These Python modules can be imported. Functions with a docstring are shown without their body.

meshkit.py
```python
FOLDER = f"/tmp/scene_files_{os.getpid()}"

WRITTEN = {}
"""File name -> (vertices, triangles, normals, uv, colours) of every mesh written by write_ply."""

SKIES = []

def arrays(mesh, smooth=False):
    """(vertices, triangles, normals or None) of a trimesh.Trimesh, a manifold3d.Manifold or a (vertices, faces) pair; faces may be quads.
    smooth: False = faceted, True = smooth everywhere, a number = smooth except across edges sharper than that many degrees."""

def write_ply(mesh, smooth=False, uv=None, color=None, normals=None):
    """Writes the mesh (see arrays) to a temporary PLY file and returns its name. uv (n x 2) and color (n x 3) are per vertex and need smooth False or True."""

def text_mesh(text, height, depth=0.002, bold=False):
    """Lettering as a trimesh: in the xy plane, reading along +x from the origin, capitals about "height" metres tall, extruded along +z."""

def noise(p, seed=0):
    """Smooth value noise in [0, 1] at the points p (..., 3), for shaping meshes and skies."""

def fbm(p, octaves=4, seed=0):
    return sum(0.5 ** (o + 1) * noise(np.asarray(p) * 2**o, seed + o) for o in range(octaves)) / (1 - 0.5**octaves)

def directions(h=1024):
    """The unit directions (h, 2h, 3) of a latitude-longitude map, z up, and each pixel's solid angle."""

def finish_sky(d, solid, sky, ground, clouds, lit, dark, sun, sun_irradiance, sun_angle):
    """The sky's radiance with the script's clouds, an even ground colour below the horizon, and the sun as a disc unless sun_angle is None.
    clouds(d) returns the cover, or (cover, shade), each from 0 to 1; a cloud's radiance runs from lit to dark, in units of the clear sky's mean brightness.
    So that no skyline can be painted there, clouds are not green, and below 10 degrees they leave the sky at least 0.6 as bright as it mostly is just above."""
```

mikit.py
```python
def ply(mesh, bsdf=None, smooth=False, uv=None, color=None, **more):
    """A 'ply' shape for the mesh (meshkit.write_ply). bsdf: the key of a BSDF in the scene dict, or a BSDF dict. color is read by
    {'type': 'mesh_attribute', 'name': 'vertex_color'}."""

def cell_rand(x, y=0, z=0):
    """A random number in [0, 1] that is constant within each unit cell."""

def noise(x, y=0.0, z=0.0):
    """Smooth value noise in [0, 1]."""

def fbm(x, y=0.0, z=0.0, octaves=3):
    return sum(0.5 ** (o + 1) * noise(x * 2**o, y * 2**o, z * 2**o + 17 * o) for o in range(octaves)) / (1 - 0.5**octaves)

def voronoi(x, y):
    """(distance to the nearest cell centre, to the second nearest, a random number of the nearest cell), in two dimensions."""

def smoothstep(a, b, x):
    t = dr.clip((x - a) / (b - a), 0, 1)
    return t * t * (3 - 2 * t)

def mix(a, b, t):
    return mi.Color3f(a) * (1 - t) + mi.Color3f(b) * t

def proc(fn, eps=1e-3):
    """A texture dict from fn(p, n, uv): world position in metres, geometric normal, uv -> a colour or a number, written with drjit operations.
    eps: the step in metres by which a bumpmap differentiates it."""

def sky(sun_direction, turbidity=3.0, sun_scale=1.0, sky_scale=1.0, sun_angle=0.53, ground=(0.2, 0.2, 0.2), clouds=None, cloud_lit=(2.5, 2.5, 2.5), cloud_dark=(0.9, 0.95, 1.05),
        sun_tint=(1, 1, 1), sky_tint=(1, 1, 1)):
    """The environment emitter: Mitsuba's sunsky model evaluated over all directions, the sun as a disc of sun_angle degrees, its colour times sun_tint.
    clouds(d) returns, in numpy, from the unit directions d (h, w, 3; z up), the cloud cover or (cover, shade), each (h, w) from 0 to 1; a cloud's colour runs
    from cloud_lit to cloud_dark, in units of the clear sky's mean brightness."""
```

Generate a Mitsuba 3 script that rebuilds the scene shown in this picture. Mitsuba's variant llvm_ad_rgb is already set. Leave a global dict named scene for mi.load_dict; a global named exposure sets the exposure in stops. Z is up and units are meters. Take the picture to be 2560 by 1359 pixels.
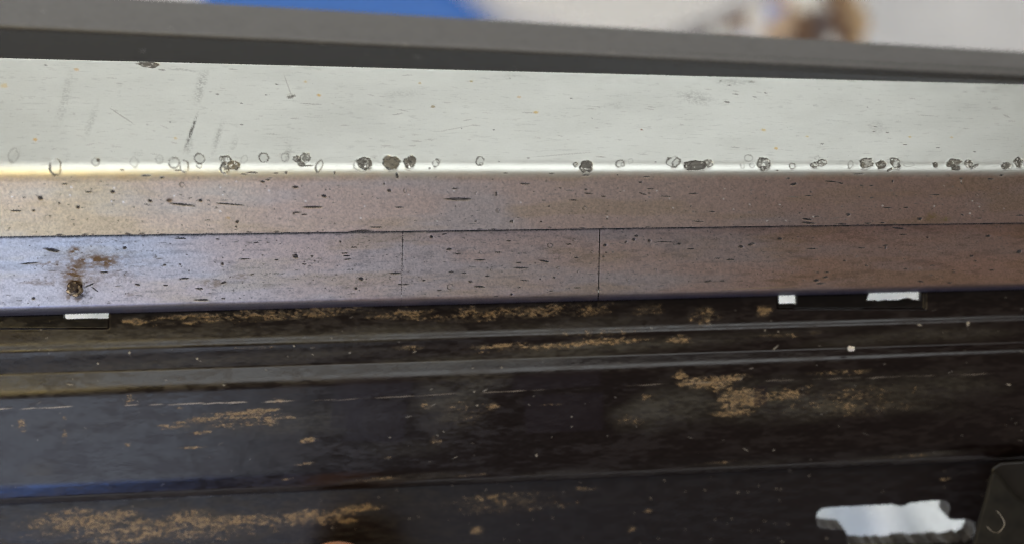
import math
import numpy as np
import trimesh, manifold3d
from scipy.spatial import cKDTree
import mitsuba as mi
import mikit, meshkit

scene, labels = {}, {}
# ------------------------------------------------------------------ camera
W, H = 2560.0, 1359.0
HFOV = 50.0
FPX = (W / 2) / math.tan(math.radians(HFOV / 2))
D0, ELEV = 0.130, math.radians(55)
F = np.array([0.0, math.cos(ELEV), -math.sin(ELEV)])          # looking direction
U = np.array([0.0, math.sin(ELEV), math.cos(ELEV)])           # up in the picture
R = np.array([1.0, 0.0, 0.0])
EYE = -F * D0                                                  # the bar's crest passes close to the origin
scene['camera'] = {'type': 'thinlens', 'fov': HFOV, 'fov_axis': 'x', 'aperture_radius': 0.0019, 'focus_distance': D0 + 0.0045,
                   'near_clip': 0.01, 'far_clip': 20.0,
                   'to_world': mi.ScalarTransform4f().look_at(origin=EYE.tolist(), target=(EYE + F).tolist(), up=U.tolist())}
exposure = 0.0

# ------------------------------------------------------------------ light: windows and a lamp of the room, an added blue panel, weak room light
scene['room_light'] = {'type': 'constant', 'radiance': {'type': 'rgb', 'value': [0.115, 0.10, 0.09]}}


def panel_light(key, pos, aim, w, h, rgb):
    """A flat light of w x h metres at pos that shines towards aim."""
    scene[key] = {'type': 'rectangle', 'emitter': {'type': 'area', 'radiance': {'type': 'rgb', 'value': list(rgb)}},
                  'bsdf': {'type': 'diffuse', 'reflectance': {'type': 'rgb', 'value': [0.5, 0.5, 0.5]}},
                  'to_world': mi.ScalarTransform4f().look_at(origin=list(pos), target=list(aim), up=[0, 0.1, 1]).scale([w / 2, h / 2, 1])}


panel_light('window', (-0.10, 1.30, 0.95), (0, 0.1, 0), 2.2, 0.9, (1.42, 1.46, 1.45))
labels['window'] = {'label': 'wide daylight window behind the bar, outside the picture', 'category': 'window'}
panel_light('skylight', (0.0, 0.12, 1.45), (0, 0, 0), 1.7, 0.75, (2.1, 2.15, 2.13))
labels['skylight'] = {'label': 'bright skylight overhead, outside the picture', 'category': 'skylight'}
panel_light('side_window', (-0.58, -1.06, 0.25), (0, 0, 0), 0.85, 0.95, (1.42, 1.60, 1.95))
labels['side_window'] = {'label': 'tall daylight window in front on the left, outside the picture', 'category': 'window'}
panel_light('added_blue_panel', (-0.44, -0.76, -0.22), (0, 0, 0), 0.42, 0.17, (0.9, 1.7, 4.4))  # added panel that gives the blue reflections on the left rims
labels['added_blue_panel'] = {'label': 'added low blue light panel at the left, outside the picture', 'category': 'window'}
panel_light('lamp', (-0.52, -0.22, 0.76), (0, 0, 0), 0.32, 0.30, (8.5, 6.3, 2.4))
labels['lamp'] = {'label': 'warm lamp high on the left, outside the picture', 'category': 'lamp'}

# ------------------------------------------------------------------ helpers


def ray(px, py):
    return F + R * ((px - W / 2) / FPX) + U * ((H / 2 - py) / FPX)


def on_depth(px, py, w):
    """World point seen at (px, py) at depth D0 + w mm along the view axis."""
    return EYE + ray(px, py) * (D0 + w * 1e-3)


def on_plane(px, py, z):
    d = ray(px, py)
    return EYE + d * ((z - EYE[2]) / d[2])


def project(p):
    q = np.asarray(p) - EYE
    d = q @ F
    return np.stack([W / 2 + FPX * (q @ R) / d, H / 2 - FPX * (q @ U) / d], -1)


def hash2(ix, iy, seed):
    h = (ix * 374761393 + iy * 668265263 + seed * 144665) & 0xFFFFFFFF
    h = ((h ^ (h >> 13)) * 1274126177) & 0xFFFFFFFF
    return ((h ^ (h >> 16)) & 0xFFFFFF) / 16777215.0


def vnoise(x, y, seed=0):
    ix, iy = np.floor(x).astype(np.int64), np.floor(y).astype(np.int64)
    tx, ty = x - ix, y - iy
    tx, ty = tx * tx * (3 - 2 * tx), ty * ty * (3 - 2 * ty)
    a = hash2(ix, iy, seed) * (1 - tx) + hash2(ix + 1, iy, seed) * tx
    b = hash2(ix, iy + 1, seed) * (1 - tx) + hash2(ix + 1, iy + 1, seed) * tx
    return a * (1 - ty) + b * ty


def fbm(x, y, octaves=4, seed=0):
    return sum(0.5 ** (o + 1) * vnoise(x * 2 ** o + 13.7 * o, y * 2 ** o + 7.1 * o, seed + o) for o in range(octaves)) / (1 - 0.5 ** octaves)


def sstep(a, b, x):
    t = np.clip((x - a) / (b - a), 0, 1)
    return t * t * (3 - 2 * t)


def profile(ctrl, step):
    """ctrl: (row at the picture's left edge, row at its right edge, depth in mm, fillet in rows); returns dense rows with rounded corners."""
    P = np.array([[a, b, w * 20.0] for a, b, w, *_ in ctrl], float)       # 20 rows per mm of depth
    fil = [c[3] if len(c) > 3 else 0 for c in ctrl]
    pts = [P[0]]
    for i in range(1, len(P) - 1):
        if fil[i] <= 0:
            pts.append(P[i]); continue
        u, v = P[i - 1] - P[i], P[i + 1] - P[i]
        lu, lv = np.linalg.norm(u), np.linalg.norm(v)
        a, b = P[i] + u / lu * min(fil[i], 0.49 * lu), P[i] + v / lv * min(fil[i], 0.49 * lv)
        for q in np.linspace(0, 1, 13):
            pts.append((1 - q) ** 2 * a + 2 * q * (1 - q) * P[i] + q * q * b)
    pts.append(P[-1])
    pts = np.array(pts)
    seg = np.linalg.norm(np.diff(pts, axis=0), axis=1)
    keep = np.r_[True, seg > 1e-6]
    pts = pts[keep]
    cum = np.r_[0, np.cumsum(np.linalg.norm(np.diff(pts, axis=0), axis=1))]
    s = np.linspace(0, cum[-1], max(3, int(cum[-1] / step) + 1))
    return np.stack([np.interp(s, cum, pts[:, k]) for k in range(3)], 1)


DW = 3.5                                                       # the bar recedes to the right: +- mm of depth at the picture's edges
T_IN = (-0.06, 1.06)


class Sheet:
    """A long bent sheet of metal, as a fine grid: rows run across the profile, columns along the bar."""

    def __init__(self, ctrl, step=1.6, tstep=1.6, t0=None, t1=None, ext=True):
        self.ctrl = ctrl
        pr = profile(ctrl, step)
        Lp = np.array([on_depth(0, a, w / 20.0 - DW) for a, b, w in pr])
        Rp = np.array([on_depth(W, b, w / 20.0 + DW) for a, b, w in pr])
        dl, dr = (Lp - EYE) @ F, (Rp - EYE) @ F

        def t_of(px):                                           # share of the way along at which this column of the picture is crossed
            q = px / W
            return q * dl / (q * dl + (1 - q) * dr)
        f01 = np.linspace(0, 1, len(pr))
        fine0, fine1 = (T_IN[0] if t0 is None else 0.0), (T_IN[1] if t1 is None else 1.0)
        n = int(W * ((t1[0] / W if t1 is not None else fine1) - (t0[0] / W if t0 is not None else fine0)) / tstep)
        t = np.linspace(0, 1, n)
        lo = np.full(len(pr), fine0) if t0 is None else t_of(t0[0] + (t0[1] - t0[0]) * f01)
        hi = np.full(len(pr), fine1) if t1 is None else t_of(t1[0] + (t1[1] - t1[0]) * f01)
        self.pr = pr
        L = np.array([on_depth(0, a, w / 20.0 - DW) for a, b, w in pr])
        Rr = np.array([on_depth(W, b, w / 20.0 + DW) for a, b, w in pr])
        T = lo[:, None] + (hi - lo)[:, None] * t[None, :]
        if ext and t0 is None:
            e = np.linspace(-1.3, -0.075, 70)
            T = np.hstack([np.tile(e, (len(pr), 1)), T])
        if ext and t1 is None:
            e = np.linspace(1.075, 2.3, 70)
            T = np.hstack([T, np.tile(e, (len(pr), 1))])
        self.T = T
        self.P = L[:, None] + (Rr - L)[:, None] * T[..., None]
        self.ns, self.nt = T.shape
        length = np.linalg.norm(Rr - L, axis=1).mean() * 1e3
        self.X = T * length                                     # mm along the bar
        mid = 0.5 * (L + Rr)
        s = np.r_[0, np.cumsum(np.linalg.norm(np.diff(mid, axis=0), axis=1))] * 1e3
        self.S = np.repeat(s[:, None], self.nt, 1)              # mm across the profile
        self.color = np.ones((self.ns, self.nt, 3)) * 0.5
        self.rough = np.full((self.ns, self.nt), 0.4)
        self.metal = np.zeros((self.ns, self.nt))
        self.height = np.zeros((self.ns, self.nt))              # mm
        self.pix = project(self.P)
        self.N = self.normals(self.P)
        self.tree = None
        self.k = 25.4 / 2 / 268                                 # mm per photograph pixel at the bar (about 0.0474)

    @staticmethod
    def normals(P):
        du, dv = np.gradient(P, axis=0), np.gradient(P, axis=1)
        n = np.cross(dv, du)
        n /= np.linalg.norm(n, axis=-1, keepdims=True) + 1e-20
        flip = (n @ -F).mean() < 0
        return -n if flip else n

    def at(self, px, py):
        """Surface coordinates (mm along, mm across) of the place seen at (px, py); None when it is not on this sheet."""
        if self.tree is None:
            self.tree = cKDTree(self.pix[:, ::2].reshape(-1, 2))
            self.flat = np.stack([self.X[:, ::2].ravel(), self.S[:, ::2].ravel()], 1)
        d, i = self.tree.query([px, py])
        return None if d > 12 else self.flat[i]

    def window(self, x0, s0, rx, rs):
        xs, ss = self.X[0], self.S[:, 0]
        j0, j1 = np.searchsorted(xs, [x0 - rx, x0 + rx])
        i0, i1 = np.searchsorted(ss, [s0 - rs, s0 + rs])
        return slice(i0, i1), slice(j0, j1)

    def local(self, px, py, w, h, ang=0.0, rough_edge=0.3, seed=0, freq=2.2):
        """(slices, radius field r, u, v): r is below 1 inside a ragged ellipse of w x h photograph pixels."""
        q = self.at(px, py)
        if q is None:
            return None
        k = self.k
        a, b = w * k / 2, h * k / 2
        m = 1.8 * max(a, b) + 0.05
        sl = self.window(q[0], q[1], m, m)
        if sl[0].stop <= sl[0].start or sl[1].stop <= sl[1].start:
            return None
        dx, ds = self.X[sl] - q[0], self.S[sl] - q[1]
        ca, sa = math.cos(ang), math.sin(ang)
        u, v = (dx * ca + ds * sa) / a, (-dx * sa + ds * ca) / b
        r = np.sqrt(u * u + v * v)
        r = r + rough_edge * (fbm(u * freq + 31.3 * seed, v * freq + 5.1 * seed, 3, seed) - 0.5) * 2
        return sl, r, u, v

    def blend(self, sl, m, color=None, rough=None, metal=None, height=None):
        if color is not None:
            self.color[sl] = self.color[sl] * (1 - m[..., None]) + np.asarray(color) * m[..., None]
        if rough is not None:
            self.rough[sl] = self.rough[sl] * (1 - m) + rough * m
        if metal is not None:
            self.metal[sl] = self.metal[sl] * (1 - m) + metal * m
        if height is not None:
            self.height[sl] += m * height

    def build(self, key, bsdf='coat', rows=None, thick=0.5, cut=None, back='bare'):
        """Adds the sheet (or the rows i0..i1 of it) to the scene; cut(pix) marks the quads that are cut away."""
        i0, i1 = rows or (0, self.ns)
        P = self.P + self.N * (self.height * 1e-3)[..., None]
        N = self.normals(P)
        sl = slice(i0, i1)
        v = P[sl].reshape(-1, 3)
        ns = i1 - i0
        idx = np.arange(ns * self.nt).reshape(ns, self.nt)
        a, b, c, d = idx[:-1, :-1], idx[:-1, 1:], idx[1:, 1:], idx[1:, :-1]
        quads = np.stack([a, d, c, b], -1)
        if cut is not None:
            mid = (self.pix[sl][:-1, :-1] + self.pix[sl][1:, 1:]) / 2
            quads = quads[~cut(mid.reshape(-1, 2)).reshape(mid.shape[:2])]
        quads = quads.reshape(-1, 4)
        f = np.vstack([quads[:, [0, 1, 2]], quads[:, [0, 2, 3]]])
        fn = np.cross(v[f[:, 1]] - v[f[:, 0]], v[f[:, 2]] - v[f[:, 0]]).sum(0)
        if fn @ F > 0:
            f = f[:, ::-1]
        uv = np.stack([self.rough[sl].ravel(), self.metal[sl].ravel()], 1)
        col = np.clip(self.color[sl].reshape(-1, 3), 0, 1)
        n = N[sl].reshape(-1, 3)
        nv = len(v)
        if thick:
            # the back of the sheet, coarse, and the edges that close it
            ri = np.unique(np.r_[np.arange(i0, i1, 6), i1 - 1])
            ci = np.unique(np.r_[np.arange(0, self.nt, 12), self.nt - 1])
            B = (self.P - self.N * thick * 1e-3)[np.ix_(ri, ci)]
            bi = np.arange(B.shape[0] * B.shape[1]).reshape(B.shape[:2]) + nv
            q = np.stack([bi[:-1, :-1], bi[:-1, 1:], bi[1:, 1:], bi[1:, :-1]], -1)
            if cut is not None:
                mid = project((B[:-1, :-1] + B[1:, 1:]) / 2)
                drop = np.zeros(mid.shape[:2], bool)
                for ox in (-22, 0, 22):
                    for oy in (-12, 0, 12):
                        drop |= cut((mid + [ox, oy]).reshape(-1, 2)).reshape(mid.shape[:2])
                q = q[~drop]
            q = q.reshape(-1, 4)
            fs = [np.vstack([q[:, [0, 1, 2]], q[:, [0, 2, 3]]])]
            vs, ns_, us, cs = [B.reshape(-1, 3)], [-self.N[np.ix_(ri, ci)].reshape(-1, 3)], [np.tile([0.5, 0.0], (B.size // 3, 1))], [np.tile([0.1, 0.09, 0.08], (B.size // 3, 1))]
            base = nv + B.size // 3
            for edge in ('top', 'bottom', 'left', 'right'):
                g = {'top': (i0, slice(None)), 'bottom': (i1 - 1, slice(None)), 'left': (sl, 0), 'right': (sl, self.nt - 1)}[edge]
                e0 = P[g]
                e1 = self.P[g] - self.N[g] * thick * 1e-3
                m = len(e0)
                en = np.cross(np.gradient(e0, axis=0), e1 - e0)
                en /= np.linalg.norm(en, axis=1, keepdims=True) + 1e-20
                ctr = self.P[sl].reshape(-1, 3).mean(0)
                if ((e0 - ctr) * en).sum() < 0:
                    en = -en
                k = np.arange(m - 1) + base
                fs.append(np.vstack([np.stack([k, k + 1, k + 1 + m], 1), np.stack([k, k + 1 + m, k + m], 1)]))
                vs.append(np.vstack([e0, e1])); ns_.append(np.vstack([en, en]))
                us.append(np.tile(np.stack([self.rough[g], self.metal[g]], 1), (2, 1))); cs.append(np.tile(np.clip(self.color[g], 0, 1), (2, 1)))
                base += 2 * m
            v, n, uv, col = np.vstack([v] + vs), np.vstack([n] + ns_), np.vstack([uv] + us), np.vstack([col] + cs)
            f = np.vstack([f] + fs)
        path = meshkit.write_ply((v, f), False, uv, col, normals=n)
        scene[key] = {'type': 'ply', 'filename': path, 'face_normals': False, 'bsdf': {'type': 'ref', 'id': bsdf}}


def smooth_outline(px, r):
    from shapely.geometry import Polygon
    pg = Polygon(px).buffer(-r).buffer(2 * r, quad_segs=6).buffer(-r, quad_segs=6)
    e = pg.exterior
    n = max(24, int(e.length / 4))
    return pg, np.array([e.interpolate(i / n * e.length).coords[0] for i in range(n)])


def wall_of(sheet, outline, thick, key, bsdf, lift=0.0):
    """The wall of an opening: from its outline on the sheet's face down through the sheet's thickness."""
    tree = cKDTree(sheet.pix.reshape(-1, 2))
    d, i = tree.query(outline, k=4)
    w = 1 / (d + 0.3); w /= w.sum(1, keepdims=True)
    p = (sheet.P.reshape(-1, 3)[i] * w[..., None]).sum(1)
    # exact place under the outline, at the depth of the sheet there
    dep = (p - EYE) @ F
    p = np.array([EYE + ray(*o) * k for o, k in zip(outline, dep)])
    nrm = sheet.N.reshape(-1, 3)[i].mean(1)
    m = len(p)
    lay = [p + nrm * lift * 1e-3, p - nrm * 0.25 * thick * 1e-3, p - nrm * thick * 1.02e-3]
    v = np.vstack(lay)
    k = np.arange(m); k1 = (k + 1) % m
    f = np.vstack([np.vstack([np.stack([k + a * m, k1 + a * m, k1 + (a + 1) * m], 1), np.stack([k + a * m, k1 + (a + 1) * m, k + (a + 1) * m], 1)]) for a in range(2)])
    scene[key] = mikit.ply(trimesh.Trimesh(v, f, process=False), bsdf, smooth=True)


def plain(key, mesh, bsdf, smooth=30):
    scene[key] = mikit.ply(mesh, bsdf, smooth=smooth)


# ------------------------------------------------------------------ materials
scene['coat'] = {'type': 'twosided', 'bsdf': {'type': 'principled', 'base_color': {'type': 'mesh_attribute', 'name': 'vertex_color'},
                 'roughness': mikit.proc(lambda p, n, uv: uv.x), 'metallic': mikit.proc(lambda p, n, uv: uv.y), 'specular': 0.56}}


def simple(key, rgb, rough=0.5, metal=0.0, **kw):
    scene[key] = {'type': 'twosided', 'bsdf': {'type': 'principled', 'base_color': rgb if isinstance(rgb, dict) else {'type': 'rgb', 'value': list(rgb)},
                  'roughness': rough, 'metallic': metal, **kw}}


def table_colour(p, n, uv):
    s = mikit.fbm(p.x * 14 + 0.4 * p.y, p.y * 1.3, 0.0, 3)
    t = mikit.fbm(p.x * 60, p.y * 60, 3.0, 2)
    c = mikit.mix((0.62, 0.625, 0.655), (0.74, 0.74, 0.76), mikit.smoothstep(0.35, 0.65, s))
    return c * (0.94 + 0.12 * t)


def cloth_colour(p, n, uv):
    a, _, r = mikit.voronoi(p.x * 95 + 1.6 * mikit.noise(p.x * 70, p.y * 70), p.y * 62 + 1.2 * mikit.noise(p.x * 60 + 9, p.y * 60))
    c = mikit.mix((0.22, 0.13, 0.08), (0.90, 0.88, 0.84), mikit.smoothstep(0.22, 0.26, r))
    c = mikit.mix(c, (0.40, 0.44, 0.68), mikit.smoothstep(0.46, 0.50, r))
    c = mikit.mix(c, (0.62, 0.44, 0.26), mikit.smoothstep(0.62, 0.66, r))
    c = mikit.mix(c, (0.16, 0.13, 0.13), mikit.smoothstep(0.76, 0.79, r))
    return mikit.mix(c, (0.66, 0.76, 0.86), mikit.smoothstep(0.86, 0.89, r))


def skin_colour(p, n, uv):
    t = mikit.fbm(p.x * 700, p.y * 700, p.z * 700, 3)
    return mikit.mix((0.50, 0.24, 0.15), (0.62, 0.33, 0.22), t)


simple('table_surface', mikit.proc(table_colour), 0.45)
simple('cloth_print', mikit.proc(cloth_colour), 0.8)
simple('blue_plastic', (0.035, 0.17, 0.60), 0.4)
simple('white_card', (0.80, 0.79, 0.78), 0.6)
simple('white_paper', mikit.proc(lambda p, n, uv: mikit.mix((0.62, 0.67, 0.71), (0.90, 0.935, 0.955), mikit.smoothstep(0.30, 0.52, mikit.fbm(p.x * 75, p.y * 32, 4.0, 2)))), 0.6)  # soft grey bands: shade of the folds painted into the colour
simple('skin', mikit.proc(skin_colour), 0.45)
simple('nail', (0.62, 0.38, 0.32), 0.25)
simple('rail_plastic', mikit.proc(lambda p, n, uv: mikit.mix((0.105, 0.105, 0.108), (0.135, 0.135, 0.137), mikit.fbm(p.x * 900, p.y * 900, p.z * 900, 3))), 0.42)
simple('dark_lacquer', mikit.proc(lambda p, n, uv: mikit.mix((0.007, 0.006, 0.0055), (0.018, 0.015, 0.012), mikit.fbm(p.x * 500, p.y * 500, p.z * 500, 4))), 0.4)
simple('bracket_paint', specular=0.2, rgb=mikit.proc(lambda p, n, uv: mikit.mix((0.008, 0.007, 0.006), (0.028, 0.025, 0.018), mikit.fbm(p.x * 700, p.y * 700, p.z * 700, 4))), rough=0.62)
simple('worn_steel', mikit.proc(lambda p, n, uv: mikit.mix((0.03, 0.026, 0.022), (0.09, 0.085, 0.08), mikit.smoothstep(0.40, 0.72, mikit.fbm(p.x * 900, p.y * 900, p.z * 900, 4)))), 0.32, 0.35)
simple('rust', mikit.proc(lambda p, n, uv: mikit.mix((0.035, 0.02, 0.012), (0.60, 0.47, 0.30), mikit.smoothstep(0.46, 0.72, mikit.fbm(p.x * 1900, p.y * 1900, p.z * 1900, 3)))), 0.6)
simple('crumb_white', (0.8, 0.74, 0.66), 0.7)

rng = np.random.default_rng(7)

# ------------------------------------------------------------------ the surroundings
ZT = -0.34
tb = trimesh.creation.box((3.0, 2.4, 0.03)); tb.apply_translation((0, 0.75, ZT - 0.015))
plain('table', tb, 'table_surface', False)
labels['table'] = {'label': 'pale lavender grey table top with soft stripes, blurred far below the bar', 'category': 'table'}


def slab(poly_px, z, t, r=0.004):
    """A flat thing on the table: its outline given by where its top corners are seen, thickness t, softened rim."""
    from shapely.geometry import Polygon
    q = [on_plane(x, y, z + t)[:2] for x, y in poly_px]
    pg = Polygon(q).buffer(-r).buffer(r, quad_segs=8)
    lay = [(0.0, -0.3 * r), (0.25 * t, 0.0), (0.75 * t, 0.0), (0.93 * t, -0.3 * r), (t, -r)]
    n = 160
    rings = []
    for h, o in lay:
        e = pg.buffer(o).exterior
        o0 = pg.exterior.interpolate(0)
        k0 = e.project(o0)
        rings.append([(*e.interpolate((k0 + i / n * e.length) % e.length).coords[0], z + h) for i in range(n)])
    v = np.array(rings).reshape(-1, 3)
    f = []
    for a in range(len(lay) - 1):
        for i in range(n):
            j = (i + 1) % n
            f += [[a * n + i, a * n + j, (a + 1) * n + j], [a * n + i, (a + 1) * n + j, (a + 1) * n + i]]
    m = trimesh.Trimesh(v, f, process=False)
    tv, tf = trimesh.creation.triangulate_polygon(trimesh.path.polygons.Polygon([p[:2] for p in rings[-1]]), engine='earcut')
    top = trimesh.Trimesh(np.c_[tv, np.full(len(tv), z + t)], tf, process=False)
    bot = trimesh.Trimesh(np.c_[tv, np.full(len(tv), z + 0.0005)], tf[:, ::-1], process=False)
    return trimesh.util.concatenate([m, top, bot])


plain('folder', slab([(490, 30), (505, -30), (560, -420), (820, -420), (1165, -5), (1232, 45), (1240, 95), (760, 120)], ZT + 0.0005, 0.012), 'blue_plastic')
labels['folder'] = {'label': 'bright blue flat folder lying on the table, blurred behind the grey rail', 'category': 'folder'}
plain('card_box', slab([(1215, -15), (1300, 28), (1400, 62), (1560, 110), (1690, 75), (1860, 0), (2060, -90), (1700, -320), (1000, -180)], ZT + 0.0005, 0.03, 0.008), 'white_card')
labels['card_box'] = {'label': 'shallow white box with a rounded corner between the blue folder and the patterned cloth', 'category': 'box'}

q0, q1 = on_plane(-260, 1560, ZT), on_plane(2860, 640, ZT)
gx, gy = np.meshgrid(np.linspace(q0[0], q1[0], 220), np.linspace(q0[1], q1[1], 120), indexing='ij')
gz = ZT + 0.001 + 0.045 * fbm(gx * 34 + 8 * gy, gy * 10, 3, 91) ** 1.5
iq = np.arange(gx.size).reshape(gx.shape)
qd = np.stack([iq[:-1, :-1], iq[1:, :-1], iq[1:, 1:], iq[:-1, 1:]], -1).reshape(-1, 4)
sheet_top = trimesh.Trimesh(np.stack([gx, gy, gz], -1).reshape(-1, 3), np.vstack([qd[:, :3], qd[:, [0, 2, 3]]]), process=False)
sheet_low = sheet_top.copy(); sheet_low.vertices[:, 2] -= 0.0003; sheet_low.invert()
plain('paper', trimesh.util.concatenate([sheet_top, sheet_low]), 'white_paper', True)
labels['paper'] = {'label': 'wrinkled white sheet of paper on the table, seen through the openings in the casing', 'category': 'paper'}
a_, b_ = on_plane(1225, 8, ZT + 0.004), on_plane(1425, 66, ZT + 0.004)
box_shade = trimesh.creation.box((np.linalg.norm(b_ - a_), 0.012, 0.007)).subdivide().subdivide().subdivide()  # added dark piece in place of the shadow under the box edge
box_shade.vertices[:, 1] += 0.004 * np.cos(box_shade.vertices[:, 0] * 70)
box_shade.apply_transform(trimesh.transformations.rotation_matrix(math.atan2(b_[1] - a_[1], b_[0] - a_[0]), (0, 0, 1)))
box_shade.apply_translation((a_ + b_) / 2 + [-0.003, -0.006, 0.0])
plain('box_shade', box_shade, 'dark_lacquer', 30)
labels['box_shade'] = {'label': 'added dark piece standing in for the shadow along the near left edge of the white box', 'category': 'box_shade'}
# a crumpled patterned cloth
c0, c1 = on_plane(1690, 120, ZT), on_plane(2200, -60, ZT)
g = 90
uu, vv = np.meshgrid(np.linspace(-1, 1, g), np.linspace(-1, 1, g))
cx, cy = (c0[0] + c1[0]) / 2, (c0[1] + c1[1]) / 2
px_, py_ = cx - 0.030 + uu * 0.082 + vv * 0.012, cy + vv * 0.075
rr = np.sqrt(uu ** 2 + vv ** 2) + 0.25 * (fbm(uu * 2, vv * 2, 3, 5) - 0.5)
hz = sstep(1.02, 0.55, rr) * (0.008 + 0.034 * fbm(px_ * 45, py_ * 45, 4, 3))
keepq = (rr[:-1, :-1] < 1.0)
ii = np.arange(g * g).reshape(g, g)
q = np.stack([ii[:-1, :-1], ii[:-1, 1:], ii[1:, 1:], ii[1:, :-1]], -1)[keepq]
cloth = trimesh.Trimesh(np.stack([px_, py_, ZT + 0.001 + hz], -1).reshape(-1, 3), np.vstack([q[:, :3], q[:, [0, 2, 3]]]), process=False)
low = cloth.copy(); low.vertices[:, 2] = np.maximum(low.vertices[:, 2] - 0.0008, ZT + 0.0004); low.invert()
cl = trimesh.util.concatenate([cloth, low]); cl.remove_unreferenced_vertices()
plain('cloth', cl, 'cloth_print', True)
labels['cloth'] = {'label': 'crumpled cloth patterned in brown, cream and pale blue, blurred on the table', 'category': 'cloth'}

# ------------------------------------------------------------------ the worn metal casing
labels['metal_casing'] = {'label': 'long worn metal casing with chipped silver top, bronze front and dark slotted inside', 'category': 'metal casing'}

# -- cover: silver top, rounded crest, front face
cover = Sheet([(149, 215, 10.2), (145.0, 211.4, 8.2, 4.5), (429, 425, 0.0, 42), (592, 557, 2.5, 1.5), (590, 555.5, 3.2)])
top, X, S = cover, cover.X, cover.S
SILVER, MAUVE, OLIVE, GREYM = np.array([0.658, 0.676, 0.637]), np.array([0.56, 0.44, 0.375]), np.array([0.50, 0.385, 0.27]), np.array([0.49, 0.455, 0.44])
row = cover.pr[:, 0][:, None] + 0 * X                           # profile position, in rows at the left end
onface = sstep(428, 456, row + 10 * (fbm(X * 0.5, S * 0.5, 3, 4) - 0.5))


def bronze(X, S, seed):
    n1 = fbm(X * 0.055, S * 0.25, 4, seed)
    n2 = fbm(X * 0.09 + 9, S * 0.45, 4, seed + 5)
    c = MAUVE + (GREYM - MAUVE) * (sstep(0.46, 0.72, n1) * 0.6)[..., None]
    c = c + (OLIVE - c) * (sstep(0.46, 0.70, n2) * 0.6)[..., None]
    g = fbm(X * 5.5, S * 5.5, 3, seed + 9) - 0.5
    g2 = vnoise(X * 13, S * 13, seed + 3) - 0.5
    return np.clip(c * (1 + 0.55 * g + 0.30 * g2)[..., None], 0.01, 1), g


fc, fg = bronze(X, S, 21)
LEN = X[0, np.searchsorted(cover.T[0], 1.0) - 1]                 # mm at the right end of what is seen


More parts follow.
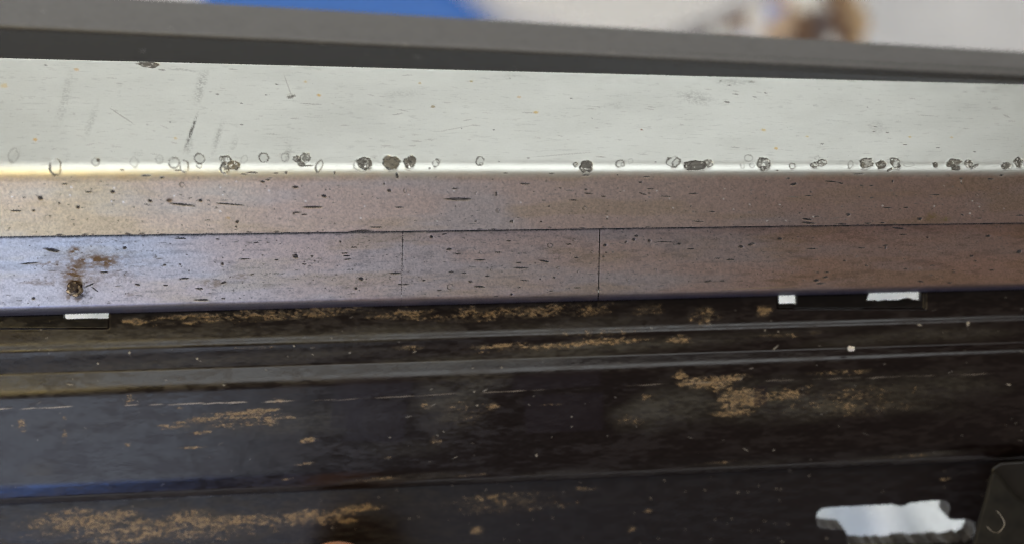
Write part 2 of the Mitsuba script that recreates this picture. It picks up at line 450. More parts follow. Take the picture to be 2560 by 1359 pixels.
def end_tint(c, X, S, first, last, seed):
    """The colour is first at the left end and reddish brown towards the right, in ragged drifts."""
    a = sstep(0.02, 0.42, X / LEN + 0.35 * (fbm(X * 0.06, S * 0.12, 3, seed) - 0.5))
    b = sstep(0.50, 0.95, X / LEN + 0.35 * (fbm(X * 0.06 + 5, S * 0.12, 3, seed + 1) - 0.5))
    g = c / MAUVE
    mid = c
    c = (g * np.asarray(first)) * (1 - a[..., None]) + mid * a[..., None]
    return c * (1 - b[..., None]) + (0.5 * c + 0.5 * g * MAUVE) * np.asarray(last) * b[..., None]


fc = end_tint(fc, X, S, (0.64, 0.52, 0.385), (0.82, 0.74, 0.72), 61)
sm = fbm(X * 0.12, S * 0.3, 4, 77)
st = fbm(X * 0.8, S * 6.0, 3, 78)
sc = SILVER * (1 - 0.05 * sstep(0.4, 0.7, sm) - 0.10 * sstep(0.66, 0.80, st) + 0.05 * (vnoise(X * 9, S * 9, 8) - 0.5) + 0.035 * (fbm(X * 0.7, S * 14, 3, 18) - 0.5) - 0.06 * sstep(0.5, 0.75, fbm(X * 0.05, S * 0.15, 3, 19)))[..., None]
cover.color = sc * (1 - onface[..., None]) + fc * onface[..., None]
cover.rough = 0.36 + 0.10 * onface + 0.05 * (sm - 0.5)
cover.metal = 0.88 - 0.03 * onface
grain = fbm(X * 6, S * 6, 2, 15) - 0.5
cover.height += 0.0035 * grain * onface + 0.0008 * grain + 0.035 * (fbm(X * 0.18, S * 0.25, 3, 88) - 0.5) + 0.010 * (fbm(X * 0.9, S * 0.6, 3, 89) - 0.5)


def pit(sh, x, y, w, h, ang=0.0, dark=0.02, depth=0.05, seed=None, edge=0.3, strength=1.0):
    seed = rng.integers(1, 9999) if seed is None else seed
    q = sh.local(x, y, max(w, 4), max(h, 3.2), ang, edge, int(seed))
    if q is None:
        return
    sl, r, u, v = q
    m = sstep(1.12, 0.72, r) * strength * (0.7 + 0.6 * vnoise(u * 2.3 + seed, v * 1.4, int(seed) + 9)).clip(0, 1)
    sh.blend(sl, m, [dark * 1.05, dark, dark * 0.98], 0.6, 0.2, -depth * min(1, h / 8))
    ridge = np.exp(-((r - 1.15) / 0.16) ** 2) * strength
    sh.height[sl] += 0.008 * ridge


def ring(sh, x, y, w, h, ang=0.0, strength=1.0, seed=None):
    seed = int(rng.integers(1, 9999)) if seed is None else seed
    q = sh.local(x, y, w, h, ang, 0.27, seed, 1.5)
    if q is None:
        return
    sl, r, u, v = q
    wob = 0.55 + 0.9 * fbm(u * 1.5 + seed, v * 1.5, 2, seed + 2)
    arc = sstep(0.22, 0.55, vnoise(np.arctan2(v, u) * 1.3 + seed, 0.6 * r, seed + 5) + 0.15)
    m = np.exp(-((r - 0.92) / (0.11 * wob ** 2 + 0.03)) ** 2) * np.clip(wob, 0, 1) * strength * (0.25 + 0.75 * arc)
    sh.color[sl] *= (1 - 0.10 * strength * sstep(1.0, 0.9, r) * (0.4 + fbm(u * 2, v * 2, 3, seed + 8)))[..., None]
    sh.blend(sl, np.clip(m * 1.0, 0, 1), [0.06, 0.058, 0.052], 0.55, 0.3)
    sh.height[sl] += (-0.03 * sstep(1.0, 0.8, r) + 0.012 * np.exp(-((r - 1.1) / 0.12) ** 2)) * strength


def chip(sh, x, y, w, h, ang=0.0, seed=None, fill=1.0, warm=0.0):
    """A flake of plating broken out: dark ragged hollow with bright slivers and a raised torn rim."""
    seed = int(rng.integers(1, 9999)) if seed is None else seed
    q = sh.local(x, y, w, h, ang, 0.34, seed, 1.7)
    if q is None:
        return
    sl, r, u, v = q
    n = fbm(u * 2.6 + seed, v * 2.6, 4, seed + 1)
    crack = np.abs(fbm(u * 1.4 + 3, v * 1.9 + seed, 3, seed + 4) - 0.5)
    inside = sstep(1.05, 0.86, r)
    dark = np.stack([0.115 + 0.06 * warm + 0.16 * (n - 0.5), 0.11 + 0.04 * warm + 0.16 * (n - 0.5), 0.098 + 0.15 * (n - 0.5)], -1)
    dark = np.clip(dark, 0.03, 1)
    keep = inside * np.clip(fill * 1.5 - sstep(0.45, 0.62, n) * (1.5 - fill), 0, 1)
    sh.color[sl] = sh.color[sl] * (1 - keep[..., None]) + dark * keep[..., None]
    sh.rough[sl] = sh.rough[sl] * (1 - keep) + 0.42 * keep
    sh.metal[sl] = sh.metal[sl] * (1 - keep) + 0.35 * keep
    edge = np.exp(-((r - 0.96) / 0.09) ** 2) * sstep(0.3, 0.5, fbm(u * 2 + 8, v * 2 + seed, 2, seed + 6))
    cr = sstep(0.05, 0.012, crack) * inside
    sh.blend(sl, np.clip(edge + 0.9 * cr, 0, 1), [0.035, 0.033, 0.03], 0.5, 0.3)
    glint = sstep(0.70, 0.78, fbm(u * 3.1 + 5, v * 2.3 + seed, 3, seed + 7)) * inside
    sh.blend(sl, glint * 0.9, [0.75, 0.74, 0.70], 0.25, 0.95)
    sh.height[sl] += -0.07 * inside * (0.6 + 0.8 * n) + 0.02 * np.exp(-((r - 1.1) / 0.1) ** 2)


def smudge(sh, x, y, w, h, ang, color, strength, seed=None, streak=(3.0, 3.0), rough=None):
    seed = int(rng.integers(1, 9999)) if seed is None else seed
    q = sh.local(x, y, w, h, ang, 0.35, seed, 1.5)
    if q is None:
        return
    sl, r, u, v = q
    n = fbm(sh.X[sl] * streak[0], sh.S[sl] * streak[1], 4, seed + 3)
    m = sstep(1.15, 0.2, r) * sstep(0.30, 0.68, n) * strength
    sh.blend(sl, m, color, rough)


GREY = (0.22, 0.22, 0.205)
# scratches and smears on the silver top
smudge(top, 478, 330, 12, 140, 0.30, GREY, 1.2, 3, (9, 5))
for x, y, w, h, a, s in [(500, 215, 34, 120, 0.22, 0.5), (545, 340, 22, 130, 0.25, 0.5), (162, 250, 30, 190, 0.20, 0.28), (228, 300, 22, 150, 0.28, 0.30), (470, 370, 24, 60, 0.2, 0.45),
                         (720, 385, 22, 70, 0.2, 0.45), (585, 360, 20, 60, 0.2, 0.35), (40, 385, 30, 52, 0.35, 0.25), (168, 395, 16, 46, 0.3, 0.25), (455, 175, 90, 10, 0.1, 0.5),
                         (1740, 245, 110, 60, 0.2, 0.40), (1840, 205, 130, 40, 0.1, 0.45), (1010, 235, 110, 34, -0.1, 0.22), (1280, 190, 90, 16, 0, 0.3), (1530, 265, 60, 24, 0, 0.25),
                         (2190, 320, 60, 60, 0.2, 0.25), (2040, 265, 20, 12, 0, 0.35), (340, 385, 26, 30, 0, 0.2), (395, 400, 26, 26, 0, 0.25)]:
    smudge(top, x, y, w, h, a, GREY, s, None, (6, 9))
for x0, y0, x1, y1, s in [(275, 268, 335, 315, 0.55), (710, 175, 735, 262, 0.45), (750, 258, 805, 262, 0.5), (1085, 335, 1190, 308, 0.35), (1330, 395, 1490, 378, 0.35), (1300, 281, 1345, 283, 0.4), (2505, 285, 2525, 296, 0.7), (2290, 288, 2340, 290, 0.35)]:
    pit(top, (x0 + x1) / 2, (y0 + y1) / 2, math.hypot(x1 - x0, y1 - y0), 3.2, math.atan2(y1 - y0, x1 - x0), 0.2, 0.01, None, 0.25, s)
for i in range(180):                                            # fine handling marks
    x, y = rng.uniform(-60, 2620), rng.uniform(165, 405)
    pit(top, x, y, rng.uniform(6, 30), rng.uniform(3, 4.2), rng.normal(0.08, 0.15), rng.uniform(0.15, 0.4), 0.006, None, 0.4, rng.uniform(0.15, 0.5))
for x, y, w, h in [(113, 163, 8, 6), (690, 211, 10, 5), (545, 236, 9, 5), (602, 259, 8, 4), (665, 238, 6, 4), (425, 306, 5, 4), (605, 312, 10, 4), (1233, 325, 7, 4), (1153, 322, 4, 3.5), (405, 175, 18, 5), (1822, 214, 10, 6),
                   (1816, 256, 15, 8), (1838, 236, 14, 5), (1885, 243, 10, 4), (1913, 233, 10, 6), (1802, 203, 6, 6), (1880, 206, 16, 5), (2169, 269, 5, 4), (2187, 317, 9, 4), (2220, 332, 9, 6), (2185, 330, 8, 4), (2055, 360, 10, 5),
                   (2263, 362, 14, 5), (2345, 370, 10, 4), (2438, 380, 8, 5), (1320, 396, 8, 5), (1247, 405, 5, 4), (1640, 405, 6, 5), (725, 243, 16, 12), (735, 240, 12, 8), (1430, 247, 8, 4), (1275, 197, 4, 3), (1480, 296, 4, 4)]:
    pit(top, x, y, w, h, 0.1, 0.09, 0.02, None, 0.5, 0.75)
for x, y, w, c in [(87, 350, 12, (0.55, 0.36, 0.12)), (795, 239, 12, (0.56, 0.40, 0.16)), (1178, 204, 10, (0.36, 0.30, 0.12)), (1050, 208, 9, (0.5, 0.4, 0.2)), (1340, 281, 14, (0.58, 0.45, 0.2)), (1298, 243, 12, (0.58, 0.46, 0.3)), (1605, 325, 8, (0.20, 0.07, 0.03)), (1908, 326, 14, (0.6, 0.5, 0.26)),
                   (2018, 342, 9, (0.6, 0.48, 0.22)), (1940, 371, 12, (0.6, 0.45, 0.18)), (2274, 343, 10, (0.6, 0.5, 0.26)), (440, 346, 10, (0.6, 0.5, 0.3)), (190, 174, 14, (0.55, 0.42, 0.25)), (10, 215, 20, (0.6, 0.52, 0.34)), (1082, 267, 14, (0.30, 0.25, 0.15)), (765, 205, 9, (0.58, 0.47, 0.25)), (2378, 344, 10, (0.6, 0.5, 0.3))]:
    q = top.local(x, y, w, w * 0.75, 0, 0.4, int(x))
    if q: top.blend(q[0], sstep(1.2, 0.5, q[1]) * 0.85, c, 0.5, 0.4)
# broken notch in the far edge
chip(top, 372, 162, 52, 20, 0.05, 11, 1.0, 0.1)
chip(top, 840, 170, 12, 7, 0, 12, 1.0)
for x in (20, 75, 160, 340, 430, 735, 860, 1000, 1080, 1130, 1180):
    q = top.local(x, 147 + 0.026 * x, rng.uniform(8, 26), 5, 0, 0.4, x)
    if q: top.height[q[0]] += 0.05 * sstep(1.1, 0.5, q[1])
# chips along the crest
for x, y, w, h, s in [(35, 391, 26, 44, 0.35), (138, 418, 28, 42, 1.0), (240, 405, 20, 22, 0.6), (335, 405, 20, 30, 0.3), (435, 408, 28, 30, 0.7), (462, 416, 22, 30, 0.9), (497, 398, 27, 32, 1.0), (497, 414, 14, 14, 0.8), (610, 398, 16, 26, 0.3), (661, 394, 27, 28, 1.0),
                      (712, 394, 20, 30, 0.5), (799, 415, 16, 32, 0.9), (1091, 408, 18, 26, 0.9), (1095, 403, 10, 14, 0.8), (1200, 403, 22, 27, 1.0), (1203, 410, 10, 12, 0.8), (1552, 409, 22, 24, 0.9), (1556, 411, 11, 14, 0.8), (1683, 404, 35, 34, 0.9), (1690, 406, 16, 30, 0.8),
                      (1870, 396, 24, 26, 0.5), (1856, 414, 12, 16, 0.5), (1880, 412, 14, 20, 0.5), (1982, 415, 17, 17, 1.0), (2125, 411, 14, 24, 0.6), (2370, 439, 10, 10, 0.8), (1575, 403, 14, 16, 0.3), (985, 422, 10, 12, 0.5), (400, 398, 20, 26, 0.3), (2043, 395, 14, 14, 0.5), (905, 415, 44, 36, 0.5), (2270, 412, 30, 12, 0.3)]:
    ring(top, x, y, w, h, rng.normal(0.15, 0.15), s)
for x, y, w, h, a, f, wm in [(565, 400, 30, 24, 0.3, 0.45, 0), (562, 420, 24, 28, -0.2, 0.5, 0), (585, 413, 32, 24, 0.2, 0.95, 0.8), (742, 398, 20, 20, 0.4, 0.8, 0), (760, 396, 26, 36, 0.4, 0.5, 0), (752, 410, 18, 14, 0.4, 0.8, 0), (911, 409, 36, 36, 0, 0.85, 0), (978, 406, 42, 38, 0.2, 1.0, 0.5),
                          (1024, 405, 28, 36, 0.2, 0.95, 0.2), (1465, 415, 34, 34, 0.1, 1.0, 0), (1441, 412, 14, 14, 0, 0.6, 0), (1738, 413, 62, 28, -0.05, 1.0, 0), (1770, 408, 22, 26, -0.3, 0.5, 0.3), (1908, 408, 34, 36, -0.2, 0.45, 0), (1908, 422, 18, 16, 0, 0.6, 0), (2036, 413, 22, 20, 0.1, 0.6, 0.2),
                          (2055, 407, 26, 24, -0.4, 0.5, 0.2), (2166, 408, 38, 32, -0.2, 0.8, 0.4), (2205, 411, 28, 25, -0.4, 0.85, 0.2), (2225, 425, 16, 8, -0.6, 0.9, 0), (2238, 408, 26, 36, -0.35, 0.6, 0.3), (2340, 412, 15, 18, 0, 1.0, 0), (2386, 408, 42, 28, -0.2, 0.9, 0.3), (2391, 421, 24, 14, 0, 1.0, 0.1),
                          (2422, 409, 22, 28, -0.2, 0.7, 0.4), (2438, 416, 26, 8, -0.6, 0.7, 0), (2515, 415, 27, 23, 0, 0.9, 0.1), (2547, 405, 26, 34, -0.2, 0.8, 0.1), (244, 400, 8, 10, 0, 1.0, 0)]:
    chip(top, x, y, w, h, a, None, f, wm)
for x, y, w, h in [(768, 414, 30, 4), (632, 432, 28, 5), (690, 433, 14, 4), (715, 432, 7, 8), (838, 433, 6, 10), (610, 436, 20, 3), (445, 427, 20, 3.5), (307, 425, 12, 4), (1075, 421, 5, 6), (1380, 434, 16, 4), (1945, 427, 8, 4), (2150, 403, 10, 4), (1265, 433, 12, 4)]:
    pit(top, x, y, w, h, 0.02, 0.04, 0.03, None, 0.3, 0.9)
# nicks and gouges of the front face
for x, y, w, h, a in [(1147, 498, 70, 9, 0.02), (780, 518, 56, 6, 0), (455, 512, 62, 6, 0.10), (575, 511, 78, 4, 0.09), (40, 527, 30, 4, 0.02), (1312, 460, 28, 5, 0.02), (1465, 438, 22, 5, 0), (1140, 472, 19, 4, -0.1), (972, 477, 11, 9, 0.4), (1466, 474, 9, 6, 0), (1470, 484, 27, 4, 0.07), (1432, 501, 24, 4, 0.06),
                      (1625, 472, 20, 4, 0), (1608, 485, 24, 4, 0.3), (1665, 491, 32, 4, 0.05), (1602, 457, 11, 6, 0.2), (1616, 443, 20, 4, 0), (1985, 461, 19, 9, -0.15), (2080, 455, 34, 5, 0.1), (2103, 459, 16, 5, 0.25), (2022, 490, 22, 4, 0.02), (2027, 480, 8, 5, 0), (1735, 484, 26, 3.5, 0), (1780, 529, 18, 4, 0.15),
                      (1747, 554, 32, 4, 0.06), (2018, 549, 30, 6, 0.15), (2022, 558, 38, 7, 0.12), (2040, 542, 22, 4, -0.1), (2120, 537, 13, 10, 0.2), (2265, 519, 14, 5, 0), (2218, 520, 24, 4, 0), (2340, 488, 28, 3.5, 0), (2548, 539, 22, 5, 0.02), (1242, 485, 7, 11, 0), (1373, 516, 7, 5, 0), (1278, 554, 10, 9, 0), (1190, 553, 6, 5, 0),
                      (902, 579, 62, 9, -0.05), (940, 569, 36, 4, 0), (998, 518, 26, 3.5, 0), (377, 503, 11, 7, 0.4), (423, 501, 12, 8, 0), (500, 502, 10, 9, 0), (281, 480, 12, 8, 0.1), (102, 495, 13, 10, 0.3), (195, 518, 9, 8, 0), (85, 526, 7, 6, 0), (148, 508, 6, 5, 0), (595, 554, 10, 8, -0.5), (590, 567, 6, 4, 0),
                      (740, 468, 16, 7, 0.1), (657, 455, 12, 7, 0.1), (670, 450, 14, 4, 0), (812, 491, 14, 8, 0.2), (742, 531, 24, 3.5, 0), (735, 534, 7, 5, 0), (760, 537, 18, 3, 0), (365, 440, 26, 5, 0), (407, 445, 12, 5, 0), (223, 480, 18, 4, 0), (162, 460, 16, 4, 0), (960, 460, 6, 6, 0), (993, 440, 8, 16, -0.3), (1545, 438, 5, 4, 0),
                      (2230, 454, 6, 8, 0), (2403, 447, 10, 6, 0), (2475, 448, 18, 6, 0.1), (2505, 439, 11, 6, -0.2), (1915, 453, 5, 5, 0), (1970, 447, 8, 6, 0.4), (2145, 436, 36, 3.5, 0), (2180, 464, 11, 4.5, 0), (2155, 464, 14, 3, 0), (2149, 493, 6, 5, 0.5), (2180, 495, 12, 4, -0.3), (2405, 538, 9, 5, 0.5), (2448, 546, 12, 4, 0), (2300, 548, 14, 9, 0),
                      (2000, 533, 5, 5, 0), (1400, 470, 5, 5, 0), (1354, 555, 7, 5, 0), (1520, 548, 8, 4, 0), (1510, 491, 14, 3.5, 0), (1305, 572, 12, 6, 0), (1235, 573, 12, 5, 0), (2105, 561, 26, 5, 0), (2170, 559, 22, 5, 0), (2208, 557, 14, 5, 0)]:
    pit(cover, x, y, w, h, a, rng.uniform(0.012, 0.035), 0.06)
for x, y, w, h in [(1013, 477, 8, 12), (1460, 521, 11, 11), (1245, 526, 11, 11), (1190, 484, 6, 6), (455, 462, 14, 12), (2250, 525, 8, 9), (2443, 488, 7, 8), (2320, 440, 8, 6)]:
    ring(cover, x, y, w, h, 0, 1.0)


def peppering(sh, rowspan, n):
    """Many small pits at random, elongated along the rolling direction."""
    for i in range(n):
        while True:
            x = rng.uniform(-80, 2640); f = rng.uniform(0, 1)
            if rng.uniform(0.15, 0.85) < float(fbm(np.array(x * 0.012), np.array(f * 3.0), 3, n)):
                break
        y = (rowspan[0] + (rowspan[1] - rowspan[0]) * f) * (1 - x / W) + (rowspan[2] + (rowspan[3] - rowspan[2]) * f) * x / W
        if rng.uniform() < 0.68:
            pit(sh, x, y, rng.uniform(2.5, 6), rng.uniform(2.5, 5.5), rng.normal(0, 0.5), rng.uniform(0.03, 0.14), 0.04, None, 0.5, rng.uniform(0.3, 0.9))
        else:
            pit(sh, x, y, rng.uniform(6, 12) * rng.choice([1, 1, 1, 2]), rng.uniform(2.6, 3.8), rng.normal(0, 0.14), rng.uniform(0.04, 0.16), 0.03, None, 0.6, rng.uniform(0.25, 0.8))


peppering(cover, (445, 588, 438, 553), 330)
for i in range(46):                                            # ragged lower edge
    x = rng.uniform(0, 2560)
    pit(cover, x, 590 - (590 - 556) * x / W + rng.uniform(-2, 2), rng.uniform(5, 18), rng.uniform(3, 6), 0, 0.05, 0.05, None, 0.5, 0.8)
for i in range(40):                                            # bright crystals
    x, y = rng.uniform(0, 2560), rng.uniform(450, 560)
    q = cover.local(x, y, rng.uniform(4, 7), rng.uniform(4, 6), 0, 0.3, i)
    if q: cover.blend(q[0], sstep(1.1, 0.4, q[1]), (0.85, 0.83, 0.8), 0.3, 0.6, 0.02)
for x, y, w, c in [(570, 546, 22, (0.55, 0.34, 0.12)), (2330, 543, 40, (0.33, 0.24, 0.10)), (2366, 548, 24, (0.30, 0.24, 0.10)), (425, 500, 24, (0.2, 0.12, 0.06))]:
    smudge(cover, x, y, w, w * 0.8, 0, c, 0.7, None, (4, 4))
split = int(np.argmin(np.abs(cover.pr[:, 0] - 440) + 1e3 * (np.arange(cover.ns) < 10)))
cover.build('metal_casing__top_plate', rows=(0, split + 1))
cover.build('metal_casing__front_face', rows=(split, cover.ns))
labels['metal_casing__top_plate'] = {'label': 'silver top plate with a row of chips along its rounded edge'}
labels['metal_casing__front_face'] = {'label': 'pitted bronze front face under the silver top plate'}

# -- lower strip in three lengths
ctrl2 = [(582, 547, 4.5), (590, 555, 4.4, 2), (774, 710, 8.4, 13), (787, 721, 11.0, 3), (789, 722, 12.5)]
strip_marks = [(130, 625, 42, 9, 0.22), (75, 658, 48, 4.5, -0.08), (740, 641, 16, 13, 0.5), (460, 695, 28, 5, -0.02), (505, 749, 42, 6, 0.02), (885, 618, 18, 4, 0), (862, 633, 20, 4, 0), (866, 640, 22, 4, 0), (868, 648, 20, 5, -0.1), (988, 682, 32, 6, 0), (903, 696, 14, 10, 0.6), (889, 721, 8, 8, 0), (1200, 650, 30, 5, 0),
               (1122, 623, 16, 7, 0), (1080, 592, 9, 9, 0), (1112, 586, 12, 5, -0.2), (1145, 635, 16, 4, 0), (1245, 631, 18, 4, 0), (1272, 602, 14, 5, 0), (1362, 653, 32, 7, 0.25), (1423, 611, 16, 4, 0), (1296, 657, 16, 4, 0), (1303, 669, 40, 5, 0), (1200, 716, 32, 6, 0.1), (1175, 703, 12, 8, 0.2), (1312, 700, 22, 4, 0.1),
               (1442, 719, 22, 4, 0), (1442, 644, 14, 5, 0), (1512, 614, 11, 9, 0), (1508, 642, 8, 6, 0), (1515, 631, 6, 5, 0), (1590, 590, 11, 7, 0), (1585, 600, 10, 10, 0), (1565, 605, 6, 10, 0.9), (1623, 602, 9, 9, 0), (1697, 610, 10, 8, 0), (1660, 605, 60, 3, 0.06), (1880, 610, 22, 9, -0.3), (1853, 617, 14, 10, 0), (1950, 597, 14, 8, 0.2), (2030, 622, 30, 5, 0),
               (2155, 620, 22, 4, 0), (2213, 614, 18, 5, -0.1), (2213, 620, 6, 10, 0), (2200, 620, 14, 3, 0), (1828, 650, 22, 6, 0), (1727, 622, 22, 4, 0), (1795, 646, 18, 3, 0), (2067, 680, 16, 5, 0), (2045, 681, 10, 5, 0), (2062, 693, 16, 7, -0.2), (2050, 708, 24, 6, -0.1), (2040, 700, 18, 10, 0), (1772, 702, 24, 7, -0.2), (1805, 702, 18, 4, 0), (2470, 591, 16, 9, 0), (2548, 630, 16, 13, -0.4),
               (2480, 675, 16, 5, 0), (2438, 652, 10, 6, 0), (2330, 664, 14, 4, 0), (2265, 672, 14, 4, 0), (2303, 703, 20, 6, 0.15), (2245, 571, 34, 6, 0.1), (2260, 587, 22, 4, 0), (2385, 680, 10, 5, 0), (2385, 675, 9, 4, 0), (2320, 594, 8, 6, 0), (2113, 652, 9, 6, 0), (2165, 664, 12, 5, 0.3), (2375, 706, 12, 5, 0), (2430, 641, 12, 7, -0.3),
               (558, 660, 8, 8, 0), (413, 663, 9, 6, 0), (450, 661, 5, 5, 0), (345, 710, 14, 6, 0.2), (415, 712, 14, 4, 0), (497, 721, 24, 5, 0.05), (630, 685, 14, 4, -0.3), (560, 706, 16, 6, -0.3), (260, 680, 28, 4, 0), (545, 598, 12, 4, 0), (450, 596, 34, 4, 0), (312, 620, 10, 8, 0), (560, 745, 12, 4, 0), (85, 745, 8, 9, 0.5), (180, 720, 8, 8, 0), (690, 650, 12, 4, 0), (760, 660, 12, 4, 0),
               (640, 607, 16, 4, 0), (850, 605, 6, 6, 0), (780, 640, 8, 5, 0), (610, 648, 30, 3, 0), (1160, 682, 14, 4, 0), (1130, 680, 16, 5, 0), (1060, 700, 9, 5, 0), (1015, 710, 20, 4, 0), (1220, 690, 14, 5, 0), (1350, 697, 6, 5, 0), (1385, 693, 8, 6, 0), (1100, 725, 14, 4, -0.2), (1300, 718, 10, 4, 0), (1380, 727, 14, 4, 0), (1280, 735, 8, 8, 0), (1240, 740, 12, 5, 0)]
rings2 = [(1376, 614, 15, 14), (1125, 716, 17, 17), (1202, 631, 7, 8), (1396, 670, 9, 8), (1447, 678, 8, 9), (1570, 700, 10, 8), (1637, 675, 9, 9), (1230, 674, 8, 8), (1436, 600, 8, 8), (1480, 630, 7, 8), (975, 695, 6, 8)]
for k, (ta, tb_) in enumerate([(None, (1006.6, 1001.6)), ((1008, 1002.4), (1498.4, 1493.8)), ((1500.6, 1496.2), None)]):
    st_ = Sheet(ctrl2, t0=ta, t1=tb_)
    X, S = st_.X, st_.S
    c, g_ = bronze(X, S, 52)
    c = end_tint(c, X, S, (0.54, 0.51, 0.50), (0.90, 0.74, 0.66), 71)
    lo = sstep(764, 786, st_.pr[:, 0][:, None] + 0 * X)
    hi = sstep(600, 588, st_.pr[:, 0][:, None] + 14 * (fbm(X * 0.7, S, 3, 9) - 0.5))  # occlusion below the front face, put into the colour of the strip top
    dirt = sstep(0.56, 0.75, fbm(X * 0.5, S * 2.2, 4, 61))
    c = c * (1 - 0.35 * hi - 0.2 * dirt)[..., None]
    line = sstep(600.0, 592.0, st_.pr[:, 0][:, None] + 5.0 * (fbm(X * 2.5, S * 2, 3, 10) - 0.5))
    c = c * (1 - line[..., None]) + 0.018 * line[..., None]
    lacq = np.array([0.075, 0.062, 0.078]) * (0.6 + 0.9 * fbm(X * 1.5, S * 7, 4, 33))[..., None]
    c = c * (1 - lo[..., None]) + lacq * lo[..., None]
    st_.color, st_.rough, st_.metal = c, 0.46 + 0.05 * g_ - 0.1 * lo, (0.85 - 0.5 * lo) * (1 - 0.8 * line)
    st_.height += 0.0045 * (fbm(X * 6, S * 6, 2, 15) - 0.5)
    rng = np.random.default_rng(90 + k)
    for m in strip_marks:
        pit(st_, *m[:5], rng.uniform(0.012, 0.035), 0.06)
    for m in rings2:
        ring(st_, *m, 0, 1.0)
    rng = np.random.default_rng(123)
    peppering(st_, (598, 764, 563, 702), 640)
    for sx, ytop, ybot in ((1006, 582, 712), (1498, 576, 742)):     # broken edges of the joints
        for i in range(11):
            y = rng.uniform(ytop, ybot)
            pit(st_, sx - 4.5 * (y - ytop) / 160 + rng.normal(0, 1.2), y, rng.uniform(3, 4.5), rng.uniform(3, 6), 0, 0.03, 0.04, None, 0.5, 0.6)
    if k == 0:
        for x, y, w, h, s in [(230, 670, 300, 110, 0.20), (190, 700, 110, 100, 0.28), (235, 650, 150, 44, 0.8), (185, 690, 60, 90, 0.75), (270, 655, 60, 40, 0.7), (185, 630, 36, 34, 0.7), (120, 660, 90, 24, 0.5), (180, 740, 60, 30, 0.5), (100, 705, 120, 20, 0.35), (530, 708, 70, 26, 0.4), (330, 735, 60, 16, 0.3), (600, 690, 80, 24, 0.3)]:
            smudge(st_, x, y, 1.15 * w, 1.15 * h, 0, (0.20, 0.115, 0.05), min(1.0, 1.35 * s), int(x), (2.2, 4), 0.6)
        smudge(st_, 205, 735, 60, 40, 0, (0.03, 0.02, 0.015), 0.9, 5, (3, 5), 0.6)
        pit(st_, 225, 712, 30, 5, -0.4, 0.03, 0.02, 3)
        pit(st_, 236, 722, 24, 4, 0.7, 0.04, 0.02, 4)
    if k == 2:
        q = st_.local(1900, 719, 260, 5, -0.02, 0.15, 5)
        if q: st_.blend(q[0], sstep(1.0, 0.7, q[1]), (0.62, 0.47, 0.36), 0.35, 0.9, 0.03)
        q = st_.local(2056, 729, 28, 5, 0, 0.3, 5)
        if q: st_.blend(q[0], sstep(1.0, 0.7, q[1]) * 0.7, (0.5, 0.38, 0.28), 0.4, 0.9)
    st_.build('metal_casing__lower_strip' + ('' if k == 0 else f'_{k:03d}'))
labels['metal_casing__lower_strip'] = {'label': 'left bluish grey length of the lower strip with a rust stain'}
labels['metal_casing__lower_strip_001'] = {'label': 'middle length of the lower strip between two dark joints'}
labels['metal_casing__lower_strip_002'] = {'label': 'right brown length of the lower strip'}

# a dark backing behind the joints
bk = Sheet([(578, 545, 5.3), (760, 700, 9.3)], step=40, tstep=40)
bk.color[:] = 0.015; bk.rough[:] = 0.6
bk.build('metal_casing__backing', thick=0.2)

# rust lump
ic = trimesh.creation.icosphere(4, 1.0)
nz = meshkit.fbm(ic.vertices * 1.9, 4, 3)
ic.vertices *= (0.55 + 0.9 * nz)[:, None]
ic.apply_scale([0.00085, 0.0008, 0.001])
ic.apply_translation(on_depth(186, 722, 7.2 - DW * 0.86 - 0.15))
plain('metal_casing__rust_lump', ic, 'rust', True)
labels['metal_casing__rust_lump'] = {'label': 'small rust lump near the left end of the lower strip'}

# -- dark inner frame with two ridges and two slots
inner = Sheet([(768, 702, 12.8), (790, 724, 12.4, 4), (862, 788, 12.35, 10), (878, 800, 11.95, 10), (890, 811, 12.1, 8), (936, 854, 12.35, 5), (985, 878, 11.3, 24), (1018, 906, 11.6, 16), (1214, 1104, 14.9, 14), (1247, 1134, 16.1, 7), (1259, 1145, 17.2, 4), (1262, 1147, 18.6)], step=2.0, tstep=1.9)
X, S = inner.X, inner.S
BLACK, DUST, BRASS, PURP = np.array([0.0070, 0.0036, 0.0030]), np.array([0.058, 0.050, 0.034]), np.array([0.33, 0.215, 0.102]), np.array([0.012, 0.007, 0.0095])
n_big, n_st, n_f = fbm(X * 0.10, S * 0.35, 4, 201), fbm(X * 0.5, S * 2.4, 5, 202), fbm(X * 1.6, S * 4.5, 4, 203)
wear = np.zeros_like(X)


def envelope(sh, x, y, w, h, ang, amp):
    q = sh.local(x, y, w, h, ang, 0.35, int(x + y))
    if q:
        wear[q[0]] = np.maximum(wear[q[0]], amp * sstep(1.3, 0.1, q[1]))


